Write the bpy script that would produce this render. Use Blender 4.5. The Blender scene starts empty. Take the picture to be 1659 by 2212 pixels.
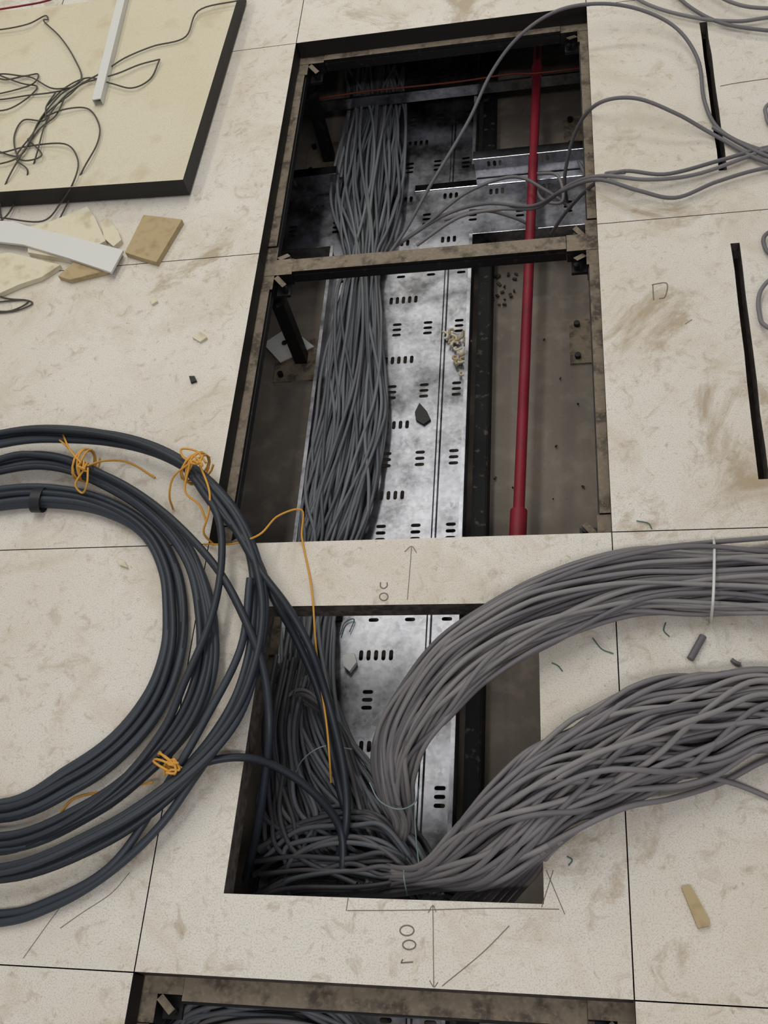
import bpy, bmesh, numpy as np, math, random
from mathutils import Euler, Vector, Matrix
random.seed(7)
T=0.6
# ---------- camera (solved from the 600 mm tile grid) ----------
CAM=[0.56622,-0.11907,1.2956,0.5364,0.18554,0.06956,2214.99]
CP=np.array(CAM[:3]); R=np.array(Euler(CAM[3:6],'XYZ').to_matrix())
def P(u,v,z):
    d=R@np.array([(u-829.5)/CAM[6],-(v-1106)/CAM[6],-1.0]); s=(z-CP[2])/d[2]
    return CP+s*d
scene=bpy.context.scene
cd=bpy.data.cameras.new('camera'); cam=bpy.data.objects.new('camera',cd)
scene.collection.objects.link(cam); scene.camera=cam
cam.location=CP; cam.rotation_euler=CAM[3:6]
cd.sensor_fit='VERTICAL'; cd.sensor_height=24; cd.lens=CAM[6]*24/2212; cd.clip_start=.01
scene.view_settings.view_transform='Standard'

# ---------- materials ----------
def srgb(c):
    return tuple(((x/255)/12.92 if x/255<=.04045 else ((x/255+.055)/1.055)**2.4) for x in c)+(1,)
def newmat(name,col,rough=.6,metal=0,spec=.5):
    m=bpy.data.materials.new(name); m.use_nodes=True
    b=m.node_tree.nodes['Principled BSDF']
    b.inputs['Base Color'].default_value=srgb(col); b.inputs['Roughness'].default_value=rough
    b.inputs['Metallic'].default_value=metal; b.inputs['Specular IOR Level'].default_value=spec
    return m
def N(m,t): return m.node_tree.nodes.new(t)
def noise_mix(m,stages,base,coord='Object'):
    """stages: list of (scale,detail,lo,hi,colour,strength[,distortion])"""
    nt=m.node_tree; b=nt.nodes['Principled BSDF']
    tc=N(m,'ShaderNodeTexCoord'); prev=None
    for i,stg in enumerate(stages):
        sc,det,lo,hi,col,st=stg[:6]
        n=N(m,'ShaderNodeTexNoise'); n.inputs['Scale'].default_value=sc; n.inputs['Detail'].default_value=det
        if len(stg)>6: n.inputs['Distortion'].default_value=stg[6]; n.inputs['Roughness'].default_value=.68
        mp=N(m,'ShaderNodeMapping'); mp.inputs['Location'].default_value=(i*3.7,i*1.3,i*.7)
        nt.links.new(tc.outputs[coord],mp.inputs[0]); nt.links.new(mp.outputs[0],n.inputs['Vector'])
        r=N(m,'ShaderNodeMapRange'); r.inputs[1].default_value=lo; r.inputs[2].default_value=hi; r.inputs[4].default_value=st
        nt.links.new(n.outputs['Fac'],r.inputs[0])
        x=N(m,'ShaderNodeMix'); x.data_type='RGBA'
        nt.links.new(r.outputs[0],x.inputs[0])
        if prev is None: x.inputs[6].default_value=srgb(base)
        else: nt.links.new(prev,x.inputs[6])
        x.inputs[7].default_value=srgb(col); prev=x.outputs[2]
    nt.links.new(prev,b.inputs['Base Color'])
    return m
M_floor=noise_mix(newmat('laminate_floor',(214,205,186),.5,0,.35),[
    (2.2,3,.42,.66,(204,196,180),.8),(7,14,.50,.68,(188,173,150),.6,.6),(34,12,.55,.69,(156,138,112),.6,.8),(520,2,.48,.68,(180,166,152),.65),(3.2,15,.57,.66,(150,129,96),.68,1.2),(90,8,.6,.7,(146,126,98),.55,.5)],(216,211,201))
M_loose=noise_mix(newmat('laminate_loose',(205,193,160),.5,0,.3),[(3,4,.4,.7,(196,185,156),.6),(14,10,.56,.72,(168,148,112),.45),(400,2,.5,.7,(176,162,136),.45)],(205,198,176))
M_edge=newmat('panel_edge_black',(24,22,20),.6)
M_cut=noise_mix(newmat('panel_cut_chipboard',(70,62,56),.9),[(80,4,.4,.6,(46,40,36),.8)],(88,80,74))
M_slab=noise_mix(newmat('dusty_concrete',(118,106,92),.9),[(4,6,.4,.65,(100,92,84),.8),(30,8,.5,.7,(142,132,120),.6),(200,3,.6,.75,(76,70,64),.4)],(124,115,105))
M_steel=noise_mix(newmat('dark_steel',(30,28,27),.5,.3),[(60,5,.6,.7,(80,72,62),.4)],(22,20,20))
M_dust=noise_mix(newmat('dusty_steel',(120,108,92),.85),[(40,8,.46,.64,(64,56,48),.85),(160,4,.5,.7,(150,136,116),.5)],(124,112,96))
M_black=noise_mix(newmat('black_paint',(20,20,22),.65,0,.2),[(70,6,.6,.68,(100,95,88),.4)],(12,12,14))
def galv(name,r0,r1,bump=.1,c0=(98,98,102),c1=(168,169,176),e0=.38,e1=.6):
    m=newmat(name,(190,190,195),.3,1.0)
    nt=m.node_tree
    tc=N(m,'ShaderNodeTexCoord'); vo=N(m,'ShaderNodeTexVoronoi'); vo.inputs['Scale'].default_value=140
    ns=N(m,'ShaderNodeTexNoise'); ns.inputs['Scale'].default_value=14; ns.inputs['Detail'].default_value=12; ns.inputs['Roughness'].default_value=.65
    nt.links.new(tc.outputs['Object'],vo.inputs['Vector']); nt.links.new(tc.outputs['Object'],ns.inputs['Vector'])
    mx=N(m,'ShaderNodeMix'); mx.data_type='RGBA'; mx.inputs[0].default_value=.10
    cr=N(m,'ShaderNodeValToRGB'); cr.color_ramp.elements[0].position=e0; cr.color_ramp.elements[0].color=srgb(c0); cr.color_ramp.elements[1].position=e1; cr.color_ramp.elements[1].color=srgb(c1)
    bw=N(m,'ShaderNodeRGBToBW')
    nt.links.new(ns.outputs['Fac'],cr.inputs[0]); nt.links.new(vo.outputs['Color'],bw.inputs[0])
    nt.links.new(cr.outputs[0],mx.inputs[6]); nt.links.new(bw.outputs[0],mx.inputs[7]); nt.links.new(mx.outputs[2],nt.nodes['Principled BSDF'].inputs['Base Color'])
    mr=N(m,'ShaderNodeMapRange'); mr.inputs[1].default_value=.3; mr.inputs[2].default_value=.7; mr.inputs[3].default_value=r0; mr.inputs[4].default_value=r1
    nt.links.new(ns.outputs['Fac'],mr.inputs[0]); nt.links.new(mr.outputs[0],nt.nodes['Principled BSDF'].inputs['Roughness'])
    bp=N(m,'ShaderNodeBump'); bp.inputs['Strength'].default_value=bump; bp.inputs['Distance'].default_value=.002
    nt.links.new(ns.outputs['Fac'],bp.inputs['Height']); nt.links.new(bp.outputs[0],nt.nodes['Principled BSDF'].inputs['Normal'])
    return m
M_galv=galv('galvanised_steel',.28,.5,.14)
M_shiny=galv('bright_galvanised_lip',.08,.16,.03,(200,200,204),(230,230,234))
M_gA=newmat('grey_jacket_a',(114,110,112),.58); M_gB=newmat('grey_jacket_b',(99,96,99),.58); M_gC=newmat('grey_jacket_c',(127,123,122),.58)
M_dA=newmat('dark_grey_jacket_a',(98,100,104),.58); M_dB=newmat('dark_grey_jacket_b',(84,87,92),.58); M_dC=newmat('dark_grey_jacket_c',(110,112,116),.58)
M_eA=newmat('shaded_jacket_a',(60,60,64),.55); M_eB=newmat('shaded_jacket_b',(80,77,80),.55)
M_bk=newmat('black_jacket_a',(38,43,50),.45,0,.4); M_bk2=newmat('black_jacket_b',(50,56,64),.48,0,.4)
M_tape=newmat('black_tape',(26,28,32),.4)
M_wire=newmat('thin_wire',(66,62,54),.5)
M_red=noise_mix(newmat('red_conduit',(128,28,42),.55,0,.35),[(30,6,.5,.7,(92,36,40),.5)],(126,26,42))
M_twine=newmat('orange_twine',(205,150,60),.8)
M_white=newmat('white_plastic',(205,205,200),.4)
M_off=noise_mix(newmat('offcut_cream',(205,196,170),.7),[(40,5,.5,.7,(170,155,120),.6)],(208,200,176))
M_brn=noise_mix(newmat('offcut_brown',(170,150,112),.8),[(60,5,.5,.7,(140,120,84),.6)],(172,153,116))
M_pencil=newmat('pencil_mark',(118,108,100),.8)
M_orange=newmat('orange_cord',(120,50,28),.6)
M_green=newmat('green_snip',(60,100,92),.5)

# ---------- helpers ----------
def link(o,parent=None):
    scene.collection.objects.link(o)
    if parent: o.parent=parent
    return o
def empty(name):
    e=bpy.data.objects.new(name,None); e.empty_display_size=.05; return link(e)
def mesh_obj(name,bm,mats,parent=None):
    me=bpy.data.meshes.new(name); bm.to_mesh(me); bm.free()
    for m in mats: me.materials.append(m)
    return link(bpy.data.objects.new(name,me),parent)
def add_box(bm,x0,x1,y0,y1,z0,z1,mi=0,top=None,M=None):
    vs=[bm.verts.new((x,y,z)) for z in (z0,z1) for x,y in ((x0,y0),(x1,y0),(x1,y1),(x0,y1))]
    if M is not None:
        for v in vs: v.co=M@v.co
    for k,f in enumerate([(3,2,1,0),(4,5,6,7),(0,1,5,4),(1,2,6,5),(2,3,7,6),(3,0,4,7)]):
        fa=bm.faces.new([vs[i] for i in f]); fa.material_index=(top if (k==1 and top is not None) else mi)
def plate_mesh(outer,holes,th):
    cu=bpy.data.curves.new('tmp_c','CURVE'); cu.dimensions='2D'; cu.fill_mode='BOTH'; cu.extrude=th/2
    for poly in [outer]+holes:
        s=cu.splines.new('POLY'); s.points.add(len(poly)-1); s.use_cyclic_u=True
        for i,p in enumerate(poly): s.points[i].co=(p[0],p[1],0,1)
    ob=bpy.data.objects.new('tmp',cu); scene.collection.objects.link(ob)
    dg=bpy.context.evaluated_depsgraph_get(); dg.update()
    me=bpy.data.meshes.new_from_object(ob.evaluated_get(dg)); bpy.data.objects.remove(ob)
    return me
def plate(name,outer,holes,ztop,th,mats,parent=None,bevel=0):
    """flat plate with real cut-outs; mats=[top,side]"""
    me=plate_mesh(outer,holes,th)
    me.name=name; me.materials.clear()
    for m in mats: me.materials.append(m)
    me.transform(Matrix.Translation((0,0,ztop-th/2)))
    for p in me.polygons: p.material_index=0 if (abs(p.normal.z)>.7) else min(1,len(mats)-1)
    return link(bpy.data.objects.new(name,me),parent)
def cat(pts,n):
    pts=[np.array(p,float) for p in pts]; out=[]
    pp=[2*pts[0]-pts[1]]+pts+[2*pts[-1]-pts[-2]]
    segs=len(pts)-1
    for k in range(n):
        t=k/(n-1)*segs; i=min(int(t),segs-1); f=t-i
        a,b,c,d=pp[i:i+4]
        out.append(.5*((2*b)+(c-a)*f+(2*a-5*b+4*c-d)*f*f+(-a+3*b-3*c+d)*f**3))
    return np.array(out)
def tubes(name,paths,r,mats,parent=None,cyclic=False,res=2,smooth=True):
    """paths = list of lists of 3-D points; random material per strand"""
    cu=bpy.data.curves.new(name,'CURVE'); cu.dimensions='3D'; cu.bevel_depth=r; cu.bevel_resolution=res; cu.use_fill_caps=True
    for m in mats: cu.materials.append(m)
    for p in paths:
        q=cat(p,max(8,len(p)*7)) if smooth else p
        s=cu.splines.new('POLY'); s.points.add(len(q)-1)
        for i,c in enumerate(q): s.points[i].co=(c[0],c[1],c[2],1)
        s.material_index=random.randrange(len(mats)); s.use_cyclic_u=cyclic; s.use_smooth=True
    return link(bpy.data.objects.new(name,cu),parent)
def W(tr): return [P(u,v,z) for u,v,z in tr]
def Z(z,uv): return [P(u,v,z) for u,v in uv]
def bundle(name,st,n,r,mats,seed=0,weave=1.0,steps=70,parent=None,rmin=.15,flare=0):
    """st: (uL,vL,uR,vR,zbase,thick)"""
    rs=np.random.RandomState(seed)
    L=[];Rr=[];Zt=[]
    for a,b,c,d,z,t in st:
        L.append(P(a,b,z+t/2)); Rr.append(P(c,d,z+t/2)); Zt.append((z,t,0))
    L=cat(L,steps); Rr=cat(Rr,steps); Zt=cat(Zt,steps)
    paths=[]
    for k in range(n):
        rho=math.sqrt(rs.uniform(rmin**2,1)); th=rs.uniform(0,2*math.pi)
        f1,f2=rs.uniform(.6,2.2),rs.uniform(1.5,4); p1,p2=rs.uniform(0,6.28,2); a1=rs.uniform(.5,1.5)*weave; a2=rs.uniform(.1,.45)*weave
        q=[]
        for i in range(steps):
            t=i/(steps-1)
            an=th+a1*math.sin(f1*t*6.28+p1); rr=min(1,max(.05,rho+.25*weave*math.sin(f2*t*6.28+p2)))
            c=(L[i]+Rr[i])/2; h=(Rr[i]-L[i])/2; hw=np.linalg.norm(h)+1e-9; h=h*(max(hw-r,.001)/hw)
            z,tk=Zt[i][0],max(Zt[i][1],2*r)
            x=c+h*rr*math.cos(an); zz=z+r+(tk-2*r)*(.5+.5*rr*math.sin(an))
            q.append((x[0],x[1],zz))
        paths.append(q)
    return tubes(name,paths,r,mats,parent,smooth=False)
def caps(cx,cy,lx,ly,n=5):
    """capsule outline, long axis = larger"""
    out=[]; 
    if lx>=ly:
        r=ly/2; h=lx/2-r
        for s,a0 in ((1,-90),(-1,90)):
            for i in range(n): a=math.radians(a0+180*i/(n-1)); out.append((cx+s*h+r*math.cos(a),cy+r*math.sin(a)))
    else:
        r=lx/2; h=ly/2-r
        for s,a0 in ((1,0),(-1,180)):
            for i in range(n): a=math.radians(a0+180*i/(n-1)); out.append((cx+r*math.cos(a),cy+s*h+r*math.sin(a)))
    return out

# ---------- subfloor and raised floor ----------
ZS=-.31; TH=.036; ZT=-.27
bm=bmesh.new(); add_box(bm,-3,4,-2.4,5.4,ZS-.1,ZS); mesh_obj('subfloor',bm,[M_slab])
g=.0008
floor=empty('floor')
openc={(0,1),(0,2),(0,-1)}
bm=bmesh.new()
for i in range(-4,6):
    for j in range(-3,8):
        if (i,j) in openc or (i,j) in ((0,0),(1,1),(1,2)): continue
        add_box(bm,i*T+g,(i+1)*T-g,j*T+g,(j+1)*T-g,-TH,0,1,0)
mesh_obj('floor_panels',bm,[M_floor,M_edge],floor)
sq=lambda i,j:[(i*T+g,j*T+g),((i+1)*T-g,j*T+g),((i+1)*T-g,(j+1)*T-g),(i*T+g,(j+1)*T-g)]
hole=[tuple(P(u,v,0)[:2]) for u,v in ((483,1930),(1175,1953),(1165,1430),(1160,1302),(578,1310))]
plate('cutout_panel',sq(0,0),[hole],0,TH,[M_floor,M_cut],floor)
def slit(a,b,w=.0135):
    """saw cut with a slightly ragged edge"""
    a=P(*a,0);b=P(*b,0); rs=np.random.RandomState(int(abs(b[1])*1000)); n=9
    lo=[(b[0]+(a[0]-b[0])*t-w/2+rs.uniform(-.001,.001),b[1]+(a[1]-b[1])*t) for t in np.linspace(0,1,n)]
    hi=[(b[0]+(a[0]-b[0])*t+w/2+rs.uniform(-.001,.001),b[1]+(a[1]-b[1])*t) for t in np.linspace(1,0,n)]
    return lo+hi
plate('slit_panel_a',sq(1,2),[slit((1519,48),(1562,368))],0,TH,[M_floor,M_cut],floor)
plate('slit_panel_b',sq(1,1),[slit((1588,525),(1650,1035))],0,TH,[M_floor,M_cut],floor)

# ---------- substructure: stringers + pedestals ----------
def stringer(x0,x1,y0,y1,name='floor_stringer'):
    bm=bmesh.new(); zt=-TH-.001
    add_box(bm,x0,x1,y0,y1,zt-.028,zt,0,1)
    if x1-x0>y1-y0:
        add_box(bm,x0,x1,y0-.002,y0,zt-.022,zt-.008); add_box(bm,x0,x1,y1,y1+.002,zt-.022,zt-.008)
    else:
        add_box(bm,x0-.002,x0,y0,y1,zt-.022,zt-.008); add_box(bm,x1,x1+.002,y0,y1,zt-.022,zt-.008)
    return mesh_obj(name,bm,[M_steel,M_dust])
w=.015
for j in range(-1,3):
    for X in (0,T): stringer(X-w,X+w,j*T+.053,(j+1)*T-.053)
for Y in (2*T,3*T,-T): stringer(.053,T-.053,Y-w,Y+w)
stringer(.053,T-.053,-.026,w)
for i,j in [(0,-1),(1,-1),(0,0),(1,0),(0,1),(1,1),(0,2),(1,2),(0,3),(1,3)]:
    x,y=i*T,j*T; bm=bmesh.new(); zt=-TH-.001
    add_box(bm,x-.0125,x+.0125,y-.0125,y+.0125,ZS+.005,zt-.035,0)
    add_box(bm,x-.055,x+.055,y-.055,y+.055,ZS,ZS+.005,1)
    add_box(bm,x-.045,x+.045,y-.045,y+.045,zt-.035,zt-.029,0)
    for a in (0,90):
        M=Matrix.Translation((x,y,0))@Matrix.Rotation(math.radians(a),4,'Z')
        add_box(bm,-.052,.052,-.019,.019,zt-.029,zt-.002-a*.00001,0,1,M)
    for sx in(-1,1):
        for sy in (-1,1):
            bmesh.ops.create_cone(bm,cap_ends=True,segments=8,radius1=.005,radius2=.005,depth=.012,matrix=Matrix.Translation((x+sx*.036,y+sy*.036,zt-.024)))
            bmesh.ops.create_cone(bm,cap_ends=True,segments=8,radius1=.006,radius2=.006,depth=.012,matrix=Matrix.Translation((x+sx*.04,y+sy*.04,ZS+.008)))
            M=Matrix.Translation((x+sx*.03,y+sy*.03,zt-.008))@Matrix.Rotation(math.radians(45*sx*sy),4,'Z')@Matrix.Rotation(math.radians(18),4,'Y')
            add_box(bm,-.012,.012,-.005,.005,-.0012,.0012,0,1,M)
    bmesh.ops.create_cone(bm,cap_ends=True,segments=6,radius1=.02,radius2=.02,depth=.01,matrix=Matrix.Translation((x,y,-.12)))
    mesh_obj('floor_pedestal',bm,[M_steel,M_dust])

# ---------- cable trays ----------
TX0,TX1=.058,.356
yn=P(950,545,ZT)[1]; yf=P(1000,392,ZT)[1]
def tray_base(name,y0,y1,parent):
    """perforated base made of one 156 mm module after another, joined into one mesh"""
    bm=bmesh.new()
    ys=[1.308+.156*k for k in range(-18,14)]
    for y in ys:
        lo,hi=max(y-.039,y0),min(y+.117,y1)
        if hi-lo<.002: continue
        hs=[caps(.213+(k-2)*.0128,y,.007,.019) for k in range(5)]
        hs+=[caps(.204+c*.063,y+.078+k*.0135,.018,.0068) for c in (-2,-1,0,1,2) for k in (-1,0,1)]
        hs=[h for h in hs if min(p[1] for p in h)>lo+.002 and max(p[1] for p in h)<hi-.002]
        me=plate_mesh([(TX0,lo),(TX1,lo),(TX1,hi),(TX0,hi)],hs,.0015)
        bm.from_mesh(me)
    for v in bm.verts: v.co.z+=ZT-.00075
    for f in bm.faces: f.material_index=0
    return mesh_obj(name,bm,[M_galv],parent)
def rect(x0,x1,y0,y1): return [(x0,y0),(x1,y0),(x1,y1),(x0,y1)]
tray=empty('cable_tray')
for k,(a,b) in enumerate(((-1.3,yn),(yf,3.2))):
    tray_base('base_%d'%(k+1),a,b,tray)
    bm=bmesh.new()
    for s,X in ((-1,TX0),(1,TX1)):
        add_box(bm,X-.0008,X+.0008,a,b,ZT-.001,ZT+.045)
        x0,x1=sorted((X,X-s*.006)); add_box(bm,x0,x1,a,b,ZT+.044,ZT+.0455)
    mesh_obj('rails_%d'%(k+1),bm,[M_galv],tray)
    bm=bmesh.new()
    for X in (.300,.108):
        prof=[(-.005,0),(-.002,.0022),(.002,.0022),(.005,0)]
        v0=[bm.verts.new((X+p,a,ZT+q+.0001)) for p,q in prof]; v1=[bm.verts.new((X+p,b,ZT+q+.0001)) for p,q in prof]
        for i in range(3): bm.faces.new([v0[i],v0[i+1],v1[i+1],v1[i]])
    mesh_obj('ribs_%d'%(k+1),bm,[M_galv],tray)
xt=empty('cross_cable_tray')
hs=[]
x=-.9
while x<1.6:
    k=0
    for yy in (yf-.04,yf-.105,yf-.17):
        if yy<yn+.02: break
        if k%2==0:
            for m in (-1,0,1): hs.append(caps(x+m*.0125,yy,.007,.018))
        else:
            for m in (-1,0,1): hs.append(caps(x+.05,yy+m*.0135,.018,.0068))
        k+=1
    x+=.1
plate('base',rect(-1,1.7,yn,yf),hs,ZT,.0015,[M_galv],xt)
zw=ZT+.075
for k,(x0,x1) in enumerate(((TX1,1.7),(-1,TX0))):
    hh=[]; x=x0+.03
    while x<x1-.04:
        for m in (0,1,2): hh.append(caps(x+m*.0125,.04,.007,.016))
        x+=.1
    o=plate('side_wall_%d'%(k+1),rect(x0,x1,0,.075),hh,0,.0015,[M_galv],xt)
    o.data.transform(Matrix.Translation((0,yf+.001,ZT))@Matrix.Rotation(math.radians(90),4,'X'))
bm=bmesh.new()
for a,b in ((TX1,1.7),(-1,TX0)):
    add_box(bm,a,b,yf-.022,yf+.002,zw-.0005,zw+.001)
    add_box(bm,a,b,yn-.0008,yn+.0008,ZT,ZT+.045,1)
add_box(bm,.22,1.7,yf-.020,yf-.001,ZT+.0005,ZT+.003)
bmesh.ops.bevel(bm,geom=bm.edges[:],offset=.0006,segments=1,affect='EDGES')
mesh_obj('lips',bm,[M_shiny,M_galv],xt)
# black rail beside the tray
bm=bmesh.new(); add_box(bm,.368,.394,-1.3,yn-.01,ZS,ZT+.018); add_box(bm,.368,.394,yf+.01,3.2,ZS,ZT+.018)
bmesh.ops.bevel(bm,geom=bm.edges[:],offset=.002,segments=2,affect='EDGES')
mesh_obj('black_steel_rail',bm,[M_black])
# far galvanised angle lying over the tray with an orange cord
ya=P(980,190,-.2)[1]
bm=bmesh.new(); M=Matrix.Translation((.3,ya,0))@Matrix.Rotation(0,4,'Z')
add_box(bm,-1,1.1,0,.035,-.2225,-.220,0,None,M); add_box(bm,-1,1.1,-.002,.0,-.2225,-.196,0,None,M)
mesh_obj('steel_angle',bm,[M_galv])
tubes('orange_cord',[W([(690,212,-.19),(800,196,-.188),(900,186,-.186),(1000,175,-.19),(1100,160,-.19),(1160,158,-.186),(1260,146,-.19)])],.002,[M_orange])

# ---------- red conduit ----------
a=P(1120,1120,-.2); b=P(1162,100,-.2)
d=(b-a)
rp=empty('red_conduit')
tubes('pipe',[[a-d*.04,b+d*.3]],.0098,[M_red],rp,smooth=False,res=6)
tubes('coupler',[[a-d*.045,a+d*.012]],.0145,[M_red],rp,smooth=False,res=6)
tubes('coupler_far',[[b-d*.09,b-d*.06]],.0125,[M_red],rp,smooth=False,res=6)

# ---------- cable bundle in the tray ----------
G=[M_gA,M_gB,M_gC]; D=[M_dA,M_dB,M_dC]
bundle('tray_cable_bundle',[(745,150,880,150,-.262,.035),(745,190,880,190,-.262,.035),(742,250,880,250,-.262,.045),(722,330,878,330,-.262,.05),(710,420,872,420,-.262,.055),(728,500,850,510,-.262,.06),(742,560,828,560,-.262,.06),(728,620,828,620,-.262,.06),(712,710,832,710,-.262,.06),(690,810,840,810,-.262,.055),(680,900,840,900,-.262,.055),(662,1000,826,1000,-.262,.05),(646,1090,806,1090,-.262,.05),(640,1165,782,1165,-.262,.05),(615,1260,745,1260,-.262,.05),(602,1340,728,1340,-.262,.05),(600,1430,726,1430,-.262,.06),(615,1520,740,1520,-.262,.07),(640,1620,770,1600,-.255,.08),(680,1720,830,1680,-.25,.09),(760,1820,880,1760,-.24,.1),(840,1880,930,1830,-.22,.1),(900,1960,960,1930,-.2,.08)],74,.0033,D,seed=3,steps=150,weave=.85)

# ---------- big bundles ----------
bundle('cable_bundle',[(2100,1260,2050,1440,0,.06),(1850,1175,1830,1350,0,.06),(1659,1165,1659,1330,0,.06),(1520,1168,1510,1332,0,.06),(1400,1175,1370,1340,0,.06),(1270,1205,1250,1375,0,.06),(1150,1250,1140,1420,.004,.06),(1050,1305,1050,1475,.004,.06),(950,1375,985,1540,-.01,.065),(870,1470,930,1610,-.045,.065),(812,1560,905,1670,-.08,.065),(798,1640,900,1720,-.11,.065),(815,1730,898,1760,-.15,.07),(845,1800,900,1810,-.19,.07),(800,1870,850,1920,-.23,.06),(700,1900,740,1990,-.25,.06)],60,.0036,G,seed=11,weave=.45,steps=110)
bundle('cable_bundle',[(2100,1640,2050,1800,0,.06),(1850,1480,1820,1700,0,.07),(1659,1440,1659,1640,0,.07),(1520,1445,1540,1690,0,.07),(1390,1470,1440,1720,0,.075),(1270,1530,1330,1765,0,.075),(1160,1595,1230,1810,.003,.07),(1060,1690,1150,1870,-.005,.07),(970,1790,1050,1920,-.05,.065),(895,1868,930,1930,-.11,.06),(800,1850,810,1945,-.19,.06),(690,1835,680,1950,-.245,.05),(580,1850,560,1960,-.255,.05)],80,.0038,G,seed=23,weave=.55,steps=110)
tubes('stray_grey_cables',[W(t) for t in [
 [(1800,1800,.004),(1659,1722,.004),(1540,1680,.02),(1400,1665,.075),(1300,1665,.085),(1200,1700,.075),(1080,1770,.05),(980,1840,-.02),(900,1895,-.08)],
 [(1800,1600,.004),(1659,1640,.01),(1560,1690,.01),(1450,1725,.03),(1350,1745,.05),(1230,1800,.05),(1120,1860,.02),(1000,1910,-.04),(900,1920,-.1)],
 [(1800,1560,.02),(1659,1500,.06),(1540,1540,.08),(1400,1590,.09),(1260,1640,.09),(1120,1720,.07),(1000,1810,.0),(900,1890,-.06)],
 [(1800,1200,.01),(1659,1192,.05),(1500,1180,.06),(1350,1200,.06),(1200,1250,.06),(1080,1310,.05),(970,1400,.04),(880,1500,0),(815,1600,-.05)],
 [(1800,1150,.003),(1659,1162,.01),(1500,1175,.03),(1350,1195,.05),(1200,1240,.05),(1100,1285,.05),(1000,1350,.04),(900,1450,.01),(830,1560,-.04)]]
 +[[(1250-12*k,1790+8*k,.03),(1190-14*k,1840+8*k,.015),(1160-18*k,1885+5*k,-.04),(1120-18*k,1930,-.1),(1070-18*k,1990,-.17)] for k in range(8)]],.0036,G)
tr=[]
rs=np.random.RandomState(5)
for k in range(56):
    y0=rs.uniform(1785,1920); z0=-.22+rs.uniform(0,.09); e=rs.uniform(-60,45)
    tr.append(W([(545+rs.uniform(0,90),min(1935,y0+rs.uniform(10,70)),z0-.03),(640+rs.uniform(-20,20),y0+e*.4,z0),(740+rs.uniform(-25,25),min(1925,y0-10+e),z0+.02),(830,y0-8+e*.4,z0+.03),(900,1880+rs.uniform(-15,25),-.14+rs.uniform(0,.03))]))
for k in range(44):
    x0=rs.uniform(575,650); z0=-.24+rs.uniform(0,.06)
    tr.append(W([(x0+20,1420+rs.uniform(-20,60),z0),(x0-5,1560,z0+.03),(x0,1650,z0+.03),(x0+rs.uniform(-20,60),1760,z0+.04),(x0+rs.uniform(20,160),1850,z0+.05),(830+rs.uniform(-60,40),1910,z0+.07)]))
for k in range(14):
    tr.append(W([(1000+rs.uniform(-20,100),1960,-.2),(940+rs.uniform(-20,60),1920+rs.uniform(-10,10),-.17),(880,1905+rs.uniform(-20,20),-.14),(780,1900+rs.uniform(-40,20),-.15),(690,1880+rs.uniform(-50,30),-.17),(600+rs.uniform(-20,40),1900+rs.uniform(-40,30),-.2)]))
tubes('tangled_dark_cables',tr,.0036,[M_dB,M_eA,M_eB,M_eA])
tr=[]
for k in range(28):
    f=rs.uniform(0,1); z0=-.21+rs.uniform(0,.06); q=rs.uniform(-12,12)
    tr.append(W([(620+25*f,1620-60*f,z0-.04),(615+30*f+q,1530-30*f,z0-.02),(660+q,1490+25*f,z0),(705+30*f,1540+30*f,z0),(735+40*f,1640+30*f,z0),(755+50*f,1740+30*f,z0+.02),(790+50*f,1810+30*f,z0+.02),(850+30*f,1860+20*f,z0+.04),(905,1900,z0+.05)]))
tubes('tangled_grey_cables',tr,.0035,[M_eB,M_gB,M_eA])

# ---------- black coil ----------
K=[M_bk,M_bk2]
coil=empty('black_cable_coil')
def loop(st,z,t): 
    s=[(-450,1300,-400,1320)]+st+[(-450,1500,-400,1480)]
    return [(a,b,c,d,z,t) for a,b,c,d in s]
bundle('inner_strands',loop([(-250,1110,-230,1160),(0,1052,0,1105),(150,1052,150,1102),(260,1085,250,1128),(340,1140,310,1172),(388,1220,340,1242),(408,1320,344,1320),(402,1420,340,1400),(362,1530,308,1490),(280,1630,240,1580),(170,1710,140,1650),(0,1778,0,1720),(-250,1740,-230,1690)],.0,.03),8,.0058,K,seed=2,weave=.35,steps=120,parent=coil,rmin=.5)
bundle('mid_strands',loop([(-250,1060,-230,1100),(0,985,0,1030),(120,975,120,1020),(250,1025,230,1065),(360,1110,330,1135),(430,1200,395,1225),(470,1320,418,1330),(472,1440,418,1430),(430,1560,380,1535),(340,1670,300,1630),(200,1775,180,1720),(0,1845,0,1790),(-250,1800,-230,1740)],.012,.03),7,.0058,K,seed=4,weave=.5,steps=120,parent=coil,rmin=.5)
bundle('outer_strands',loop([(-250,1000,-230,1050),(0,930,0,975),(150,922,150,968),(300,945,290,985),(420,1000,400,1035),(512,1085,472,1110),(562,1190,515,1200),(584,1310,520,1310),(566,1440,505,1430),(515,1570,455,1540),(405,1700,360,1650),(230,1830,210,1755),(0,1915,0,1845),(-250,1880,-230,1800)],.02,.035),7,.0058,K,seed=6,weave=.5,steps=120,parent=coil,rmin=.5)
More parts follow.
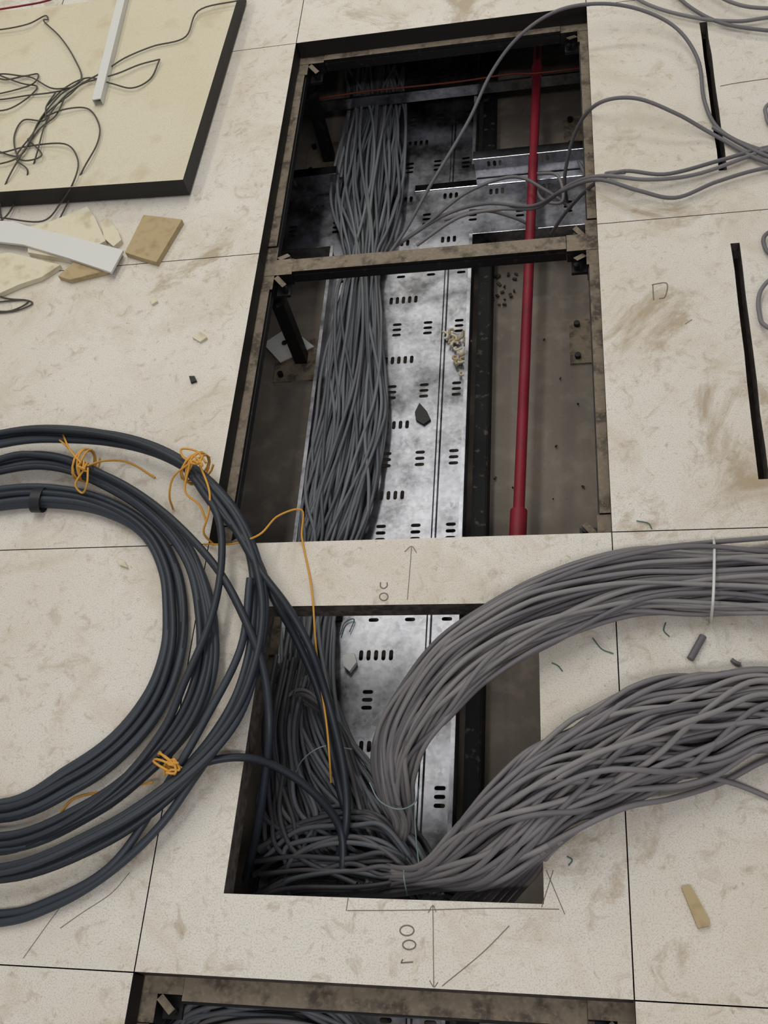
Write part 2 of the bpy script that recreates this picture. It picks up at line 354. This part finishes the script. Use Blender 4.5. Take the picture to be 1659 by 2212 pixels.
tubes('loose_strands',[W(t) for t in [
 [(-300,1150,.03),(-20,1000,.04),(100,985,.04),(200,1015,.045),(290,1060,.045),(380,1130,.05),(470,1230,.05),(530,1340,.05),(570,1450,.035),(582,1560,.02),(575,1660,-.02),(556,1790,-.08),(530,1900,-.18)],
 [(430,1050,.05),(472,1120,.055),(478,1220,.055),(455,1340,.05),(400,1470,.045),(350,1580,.04),(250,1700,.035),(120,1790,.03),(-20,1840,.02),(-300,1800,.01)],
 [(560,1440,.03),(500,1560,.03),(420,1680,.03),(340,1790,.025),(230,1890,.015),(110,1960,.008),(-20,1995,.006),(-300,2000,.006)],
 [(540,1250,.045),(520,1400,.04),(440,1560,.035),(370,1680,.03),(250,1860,.02),(110,1945,.01),(-20,1975,.006),(-300,1960,.006)],
 [(420,1020,.05),(500,1130,.05),(560,1230,.045),(620,1310,.03),(670,1400,0),(710,1520,-.05),(742,1660,-.08),(748,1780,-.1),(720,1890,-.14)],
 [(300,1790,.02),(360,1700,.03),(430,1652,.03),(520,1636,.015),(600,1658,-.02),(680,1715,-.06),(735,1790,-.1),(740,1880,-.12),(730,1925,-.15)],
 [(400,1010,.05),(470,1100,.05),(545,1190,.045),(590,1290,.02),(640,1380,-.03),(690,1500,-.08),(720,1640,-.12),(760,1780,-.13),(860,1880,-.13)],
 ]],.0058,K,coil)
def wraps(name,u,v,z,ru,axis,n=5,mat=M_twine,r=.0014,parent=None,h=.026):
    c=P(u,v,z); ax=np.array([axis[0],axis[1],0.]); ax/=np.linalg.norm(ax); sd=np.array([-ax[1],ax[0],0]); pth=[]
    for i in range(n*14):
        a=i/14*2*math.pi; o=(i/(n*14)-.5)*.016+.003*math.sin(a*1.3)
        pth.append(c+ax*o+sd*math.cos(a)*ru+np.array([0,0,math.sin(a)*h]))
    return tubes(name,[pth],r,[mat],parent,smooth=False)
def knot(u,v,z,s,seed):
    rs=np.random.RandomState(seed); c=P(u,v,z)
    return [[c+np.array([rs.uniform(-s,s),rs.uniform(-s,s),rs.uniform(0,s*.6)]) for _ in range(6)] for _ in range(2)]
def wdir(u0,v0,u1,v1): a=P(u0,v0,0);b=P(u1,v1,0); return b-a
for (u,v,z,ru,ax,kn,tails) in [
 (185,1005,.03,.026,wdir(100,985,220,1010),(178,1008,.055),[[(175,1000,.06),(150,970,.05),(135,935,.03)],[(175,1000,.06),(145,965,.04),(122,945,.03)],[(135,935,.03),(122,938,.03),(125,955,.03)],[(190,1010,.06),(188,1045,.05),(178,1065,.03),(163,1045,.04),(185,1010,.05)],[(190,1005,.06),(230,995,.03),(280,1000,.003),(335,1032,.002)]]),
 (425,1012,.04,.026,wdir(350,975,460,1050),(425,1000,.07),[[(410,1000,.07),(375,1030,.05),(366,1070,.03),(374,1100,.003)],[(410,1000,.07),(400,1060,.05),(430,1090,.04),(445,1125,.03)],[(430,1000,.06),(452,1060,.06),(450,1110,.05),(440,1150,.03),(460,1175,.002)],[(430,1000,.07),(398,990,.06),(392,970,.06),(425,975,.06),(445,1000,.06)]]),
 (375,1660,.03,.028,wdir(420,1600,330,1730),(375,1655,.055),[[(375,1640,.06),(357,1650,.05),(355,1675,.04)],[(380,1650,.055),(395,1680,.04),(372,1703,.03)],[(330,1690,.02),(220,1710,.002),(160,1725,.002),(130,1755,.002)],[(200,1715,.002),(240,1740,.002),(170,1750,.002)]])]:
    e=empty('orange_twine_tie')
    wraps('wrap',u,v,z,ru,ax,parent=e,n=4,r=.0017)
    tubes('knot',knot(*kn,.010,int(u)),.0017,[M_twine],e)
    tubes('tails',[W(t) for t in tails],.0017,[M_twine],e)
tubes('orange_twine',[W([(440,1175,.002),(500,1175,.03),(560,1155,.055),(600,1115,.035),(652,1102,.02),(652,1160,.004),(668,1240,.003),(676,1300,.012),(681,1380,-.01),(690,1460,-.04),(705,1560,-.06),(712,1640,-.08),(715,1690,-.11)])],.0015,[M_twine])
# tape band around the inner strands
c=P(85,1080,.015); ax=wdir(0,1078,150,1078); ax/=np.linalg.norm(ax); sd=np.array([-ax[1],ax[0],0])
bm=bmesh.new(); ring=[]
for o in (-.009,.009):
    ring.append([bm.verts.new(c+ax*o+sd*math.cos(i/24*6.2832)*.022+np.array([0,0,.0152*math.sin(i/24*6.2832)])) for i in range(24)])
for i in range(24): bm.faces.new([ring[0][i],ring[0][(i+1)%24],ring[1][(i+1)%24],ring[1][i]])
o=mesh_obj('tape_band',bm,[M_tape],coil)
for p in o.data.polygons: p.use_smooth=True
tubes('white_cable_tie',[W([(1541,1160,.001),(1543,1180,.05),(1543,1210,.068),(1542,1260,.071),(1540,1300,.066),(1537,1330,.04),(1536,1345,.001)])],.0019,[M_white])
tubes('green_binding_wire',[W([(760,1618,-.14),(700,1612,-.12),(655,1640,-.13),(635,1680,-.16)]),W([(798,1690,-.05),(820,1730,-.06),(860,1748,-.07),(895,1735,-.06),(905,1700,-.08)]),W([(895,1740,-.1),(898,1800,-.1),(905,1870,-.06)]),W([(872,1880,-.04),(873,1900,-.03),(880,1935,-.05)])],.0010,[newmat('binding_wire',(120,140,135),.4)])

# ---------- thin grey cables upper right ----------
tubes('loose_grey_cables',[W(t) for t in [
 [(840,550,-.2),(880,490,-.18),(930,400,-.14),(1010,265,-.08),(1060,160,-.03),(1120,80,.02),(1200,25,.05),(1290,8,.05),(1380,20,.04),(1460,60,.03),(1508,130,.02),(1522,220,.01),(1560,285,.01),(1659,328,.01),(1800,350,.01)],
 [(1225,440,-.22),(1220,380,-.15),(1243,285,-.05),(1290,225,.03),(1370,212,.04),(1460,245,.03),(1540,290,.01),(1659,352,.01),(1800,370,.01)],
 [(850,535,-.2),(920,485,-.2),(1010,415,-.18),(1110,382,-.17),(1180,412,-.18),(1235,450,-.2)],
 [(900,530,-.2),(990,470,-.18),(1080,452,-.16),(1160,448,-.13),(1230,400,-.05),(1300,380,.02),(1400,388,.02),(1510,375,.01),(1659,322,.01),(1800,280,.01)],
 [(860,528,-.2),(960,465,-.2),(1050,440,-.17),(1150,445,-.12),(1215,412,-.04),(1290,388,.02),(1380,412,.02),(1460,427,.01),(1550,392,.01),(1659,362,.01),(1800,350,.01)],
 [(1190,505,-.24),(1225,455,-.15),(1280,400,-.02),(1345,370,.02),(1440,376,.02),(1560,345,.01),(1659,318,.01),(1800,300,.01)],
 [(1150,385,-.22),(1170,430,-.2),(1215,435,-.18),(1205,380,-.17),(1160,375,-.2)],
 [(960,475,-.2),(1040,455,-.19),(1110,470,-.19),(1160,495,-.22)],
 [(1250,350,-.2),(1275,390,-.1),(1310,375,.0),(1350,372,.02)],
 [(1320,-40,.01),(1400,10,.01),(1500,38,.01),(1590,46,.01),(1659,38,.01),(1800,20,.01)],
 [(1430,-40,.01),(1490,15,.01),(1560,50,.01),(1659,66,.01),(1800,75,.01)],
 [(1500,-40,.02),(1580,5,.02),(1659,18,.02),(1800,15,.01)],
 [(1540,275,.01),(1600,310,.012),(1659,338,.012),(1800,390,.01)],
 [(1800,560,.01),(1690,590,.02),(1645,625,.01),(1640,675,.01),(1665,710,.02),(1800,740,.01)],
 [(1800,190,.01),(1670,220,.01),(1655,250,.01),(1680,275,.01),(1800,280,.01)],
 [(1800,480,.01),(1665,500,.01),(1655,540,.01),(1700,570,.01)],
 ]],.0035,[M_gA,M_gB])
# cables visible in the near opening
tr=[]
for k in range(34):
    z0=-.24+rs.uniform(0,.09); y0=rs.uniform(2140,2230)
    tr.append(W([(330+rs.uniform(0,60),2250+rs.uniform(-40,40),z0-.01),(430+rs.uniform(-30,60),y0+5,z0+.02),(560+rs.uniform(-40,60),y0-rs.uniform(-10,25),z0+.03),(700+rs.uniform(-40,40),y0+rs.uniform(-5,30),z0+.01),(790+rs.uniform(0,60),2240+rs.uniform(0,60),z0)]))
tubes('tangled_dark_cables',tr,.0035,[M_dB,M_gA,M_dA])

# ---------- loose panel upper left ----------
ZL=.042
c=P(395,388,ZL); d1=P(512,0,ZL)-c; d2=P(0,414,ZL)-c
d1/=np.linalg.norm(d1); d2-=d1*np.dot(d1,d2); d2/=np.linalg.norm(d2)
Mx=Matrix(((d1[0],d2[0],0,c[0]),(d1[1],d2[1],0,c[1]),(0,0,1,0),(0,0,0,1)))
bm=bmesh.new(); add_box(bm,0,T,0,T,.004,ZL,1,0,Mx); bmesh.ops.recalc_face_normals(bm,faces=bm.faces[:])
mesh_obj('floor_panel',bm,[M_loose,M_edge])
# white trunking offcut on it
a=P(215,228,ZL); b=P(285,-60,ZL); d=b-a; ln=np.linalg.norm(d); d/=ln; s=np.array([d[1],-d[0],0])
Mx=Matrix(((d[0],s[0],0,a[0]),(d[1],s[1],0,a[1]),(0,0,1,ZL),(0,0,0,1)))
bm=bmesh.new()
add_box(bm,0,ln,-.008,.008,.014,.016,0,None,Mx); add_box(bm,0,ln,-.0095,-.008,.001,.016,0,None,Mx); add_box(bm,0,ln,.008,.0095,.001,.016,0,None,Mx)
bmesh.ops.recalc_face_normals(bm,faces=bm.faces[:])
mesh_obj('white_trunking_strip',bm,[M_white])
zz=ZL+.004
wt=[[(-80,70),(0,64),(60,52),(97,34),(103,42),(95,46),(130,80),(160,125),(175,172),(130,205),(85,260),(62,310),(30,345),(-60,365)],
 [(520,0),(430,22),(400,80),(330,100),(270,125),(228,152),(170,185),(130,218),(100,262),(80,330),(60,400)],
 [(345,128),(325,170),(285,190),(240,180),(190,168),(140,190),(100,230)],
 [(345,128),(300,140),(250,160),(180,180),(150,205),(100,245),(70,290),(50,330),(20,335),(-60,300)],
 [(-60,175),(0,160),(50,164),(82,160),(72,180),(30,195),(-60,215)],
 [(-60,215),(0,215),(60,206),(110,200),(150,190),(180,170)],
 [(90,255),(140,236),(190,235),(214,270),(210,310),(180,365),(150,430),(120,490)],
 [(-60,330),(0,330),(60,316),(140,311),(168,345),(160,390),(130,440),(90,478),(0,470)],
 [(70,290),(35,340),(60,370),(40,420),(10,470),(-50,500)],
 [(-60,120),(0,170),(60,165),(110,190),(150,190)],
 [(-60,240),(20,235),(80,190),(40,178),(-60,140)],
 [(120,200),(100,230),(95,260),(50,260),(30,300),(45,345),(90,335),(60,300)],
 [(140,210),(120,250),(80,285),(20,380),(0,450),(20,520)]]
def zt(u,v):
    return zz if v<400 else .006
tubes('tangled_thin_wires',[[P(u,v,zt(u,v)+random.uniform(0,.006)) for u,v in t] for t in wt],.0016,[M_wire])
tubes('tangled_thin_wires',[Z(.003,[(-60,660),(0,652),(50,648),(70,655),(45,668),(0,675),(-60,670)]),Z(.003,[(-60,590),(0,640),(60,650),(20,672),(-40,668)])],.0015,[M_wire])
tubes('red_wire',[Z(ZL+.003,[(-60,30),(0,20),(50,12),(100,2),(160,-20)])],.0022,[M_red])

# ---------- debris ----------
def piece(name,uv,z,th,mat,tilt=0):
    pts=[P(u,v,z) for u,v in uv]
    bm=bmesh.new(); lo=[bm.verts.new((p[0],p[1],z-th+tilt*i*.0)) for i,p in enumerate(pts)]
    hi=[bm.verts.new((p[0],p[1],z)) for p in pts]; n=len(pts)
    bm.faces.new(hi); bm.faces.new(lo[::-1])
    for i in range(n): bm.faces.new([lo[i],lo[(i+1)%n],hi[(i+1)%n],hi[i]])
    bmesh.ops.recalc_face_normals(bm,faces=bm.faces[:])
    return mesh_obj(name,bm,[mat])
piece('broken_panel_piece',[(-60,560),(20,545),(130,572),(90,598),(40,615),(-60,660)],.011,.010,M_off)
piece('broken_panel_piece',[(60,490),(110,478),(188,446),(205,470),(228,520),(150,560),(60,545)],.012,.0115,M_off)
piece('broken_panel_piece',[(125,596),(180,548),(262,545),(230,585),(150,604)],.011,.0105,M_brn)
piece('white_plastic_strip',[(-60,474),(28,478),(60,488),(160,512),(266,540),(240,588),(150,558),(50,528),(-60,515)],.018,.005,M_white)
piece('broken_panel_piece',[(310,464),(393,474),(338,566),(300,555),(270,545)],.012,.0115,M_brn)
piece('broken_panel_piece',[(218,482),(232,470),(255,500),(262,518),(245,532),(225,515)],.01,.0095,M_off)
for poly in ([(415,728),(432,716),(447,728),(432,738)],[(322,645),(334,641),(340,650),(328,657)],[(250,1205),(268,1212),(276,1226),(258,1220)]):
    piece('plaster_crumb',poly,.005,.0045,M_off)
piece('grey_plastic_scrap',[(408,812),(420,812),(424,822),(412,826)],.005,.0045,M_edge)
piece('black_plastic_scrap',[(906,870),(922,888),(930,905),(915,916),(898,906),(896,890)],ZT+.006,.005,M_edge)
rs=np.random.RandomState(9)
sh=[]
for k in range(16):
    u=985+rs.normal(0,9); v=760+rs.normal(0,32); q=P(u,v,ZT+.006); a=rs.uniform(0,6.28)
    sh.append([q+np.array([math.cos(a+t*.9)*.012*t*.4,math.sin(a+t*.9)*.012*t*.4,.002*t]) for t in range(4)])
tubes('wood_shavings',sh,.0026,[M_brn,M_off])
bm=bmesh.new()
for k in range(26):
    u,v=(rs.uniform(1060,1120),rs.uniform(590,660)) if k<16 else (rs.uniform(1045,1270),rs.uniform(650,1120))
    a=rs.uniform(.002,.006) if k<16 else rs.uniform(.001,.003); q=P(u,v,ZS+.0045)
    Mx=Matrix.Translation(q)@Euler((rs.uniform(-.3,.3),rs.uniform(-.3,.3),rs.uniform(0,6))).to_matrix().to_4x4()
    add_box(bm,-a,a,-a*.6,a*.6,-.0015,.0015,0,None,Mx)
mesh_obj('rubble_crumbs',bm,[M_edge])
piece('white_card_scrap',[(568,742),(625,705),(678,748),(605,782)],ZS+.012,.003,M_white)
def rod(name,a,b,r,m): return tubes(name,[[P(*a,r+.0005),P(*b,r+.0005)]],r,[m],smooth=False)
rod('cable_offcut',(1519,1374),(1491,1424),.0048,M_gB)
piece('wood_offcut',[(1472,1916),(1492,1912),(1534,1988),(1532,2000),(1508,2005)],.006,.0055,M_brn)
tubes('wire_snips',[Z(.0015,t) for t in [[(1280,1378),(1300,1402),(1325,1412)],[(1438,1345),(1434,1362),(1446,1375)],[(1192,1432),(1205,1438),(1215,1450)],[(1375,1125),(1400,1130),(1408,1142)],[(1225,1850),(1236,1858),(1228,1870)]]],.0008,[M_green])
tubes('wire_snips',[Z(.0035,t) for t in [[(1580,1425),(1590,1432),(1600,1436)]]],.003,[M_gB])
tubes('wire_snips',[Z(ZT+.006,t) for t in [[(735,1372),(745,1345),(765,1338),(755,1365)]]],.0011,[M_green])
piece('plaster_crumb',[(740,1415),(765,1410),(770,1430),(755,1450),(742,1438)],ZT+.012,.01,M_white)

# ---------- pencil marks ----------
def ell(u,v,a,b,n=16,rot=0): return [(u+a*math.cos(t*2*math.pi/n+rot),v+b*math.sin(t*2*math.pi/n)) for t in range(n+1)]
marks=[[(935,1958),(936,2040),(937,2130)],[(928,2118),(937,2132),(946,2122)],[(925,1972),(935,1956),(942,1970)],
 [(750,1967),(900,1966),(1060,1962),(1208,1964)],[(752,1940),(748,1967)],[(1180,1880),(1220,1975)],[(1100,2000),(1040,2060),(955,2130)],[(1195,1880),(1170,1960)],
 [(889,1182),(885,1235),(880,1295)],[(874,1192),(889,1180),(900,1194)],
 [(1480,700),(1495,690)],
 [(280,1885),(240,1930),(180,1970),(130,2005)],[(50,2070),(100,2000),(130,1960)]]
tubes('pencil_marks',[Z(.0003,m) for m in marks],.0005,[M_pencil],smooth=True,res=1)
tubes('pencil_lettering',[Z(.0003,m) for m in [ell(829,1289,9,8),[(822,1258),(822,1267),(829,1271),(836,1266),(836,1258)],ell(879,2010,15,11),ell(884,2041,14,10),[(866,2080),(892,2078)],[(866,2080),(870,2072)],[(1408,615),(1440,612),(1437,640),(1424,645)],[(1410,615),(1412,648)]]],.0008,[M_pencil],res=1)
tubes('pencil_marks',[Z(.0003,[(1556,186),(1600,178),(1700,164)])],.0007,[M_pencil])

# ---------- lights ----------
wd=bpy.data.worlds.new('world'); scene.world=wd; wd.use_nodes=True
wd.node_tree.nodes['Background'].inputs[0].default_value=(.95,.96,1,1); wd.node_tree.nodes['Background'].inputs[1].default_value=.32
def lamp(name,x,y,z,sx,sy,p,col=(1,.98,.93)):
    l=bpy.data.lights.new(name,'AREA'); l.shape='RECTANGLE'; l.size=sx; l.size_y=sy; l.energy=p; l.color=col
    o=bpy.data.objects.new(name,l); o.location=(x,y,z); link(o)
lamp('ceiling_lamp',-.04,2.0,2.8,.26,2.6,28)
lamp('ceiling_lamp',-1.6,2.6,2.8,.3,2.4,22,(1,.95,.78))
lamp('ceiling_lamp',.4,5.4,2.8,3.0,.55,62,(1,.97,.84))
lamp('ceiling_lamp',.9,-1.2,2.8,2.4,.3,36,(1,.97,.96))
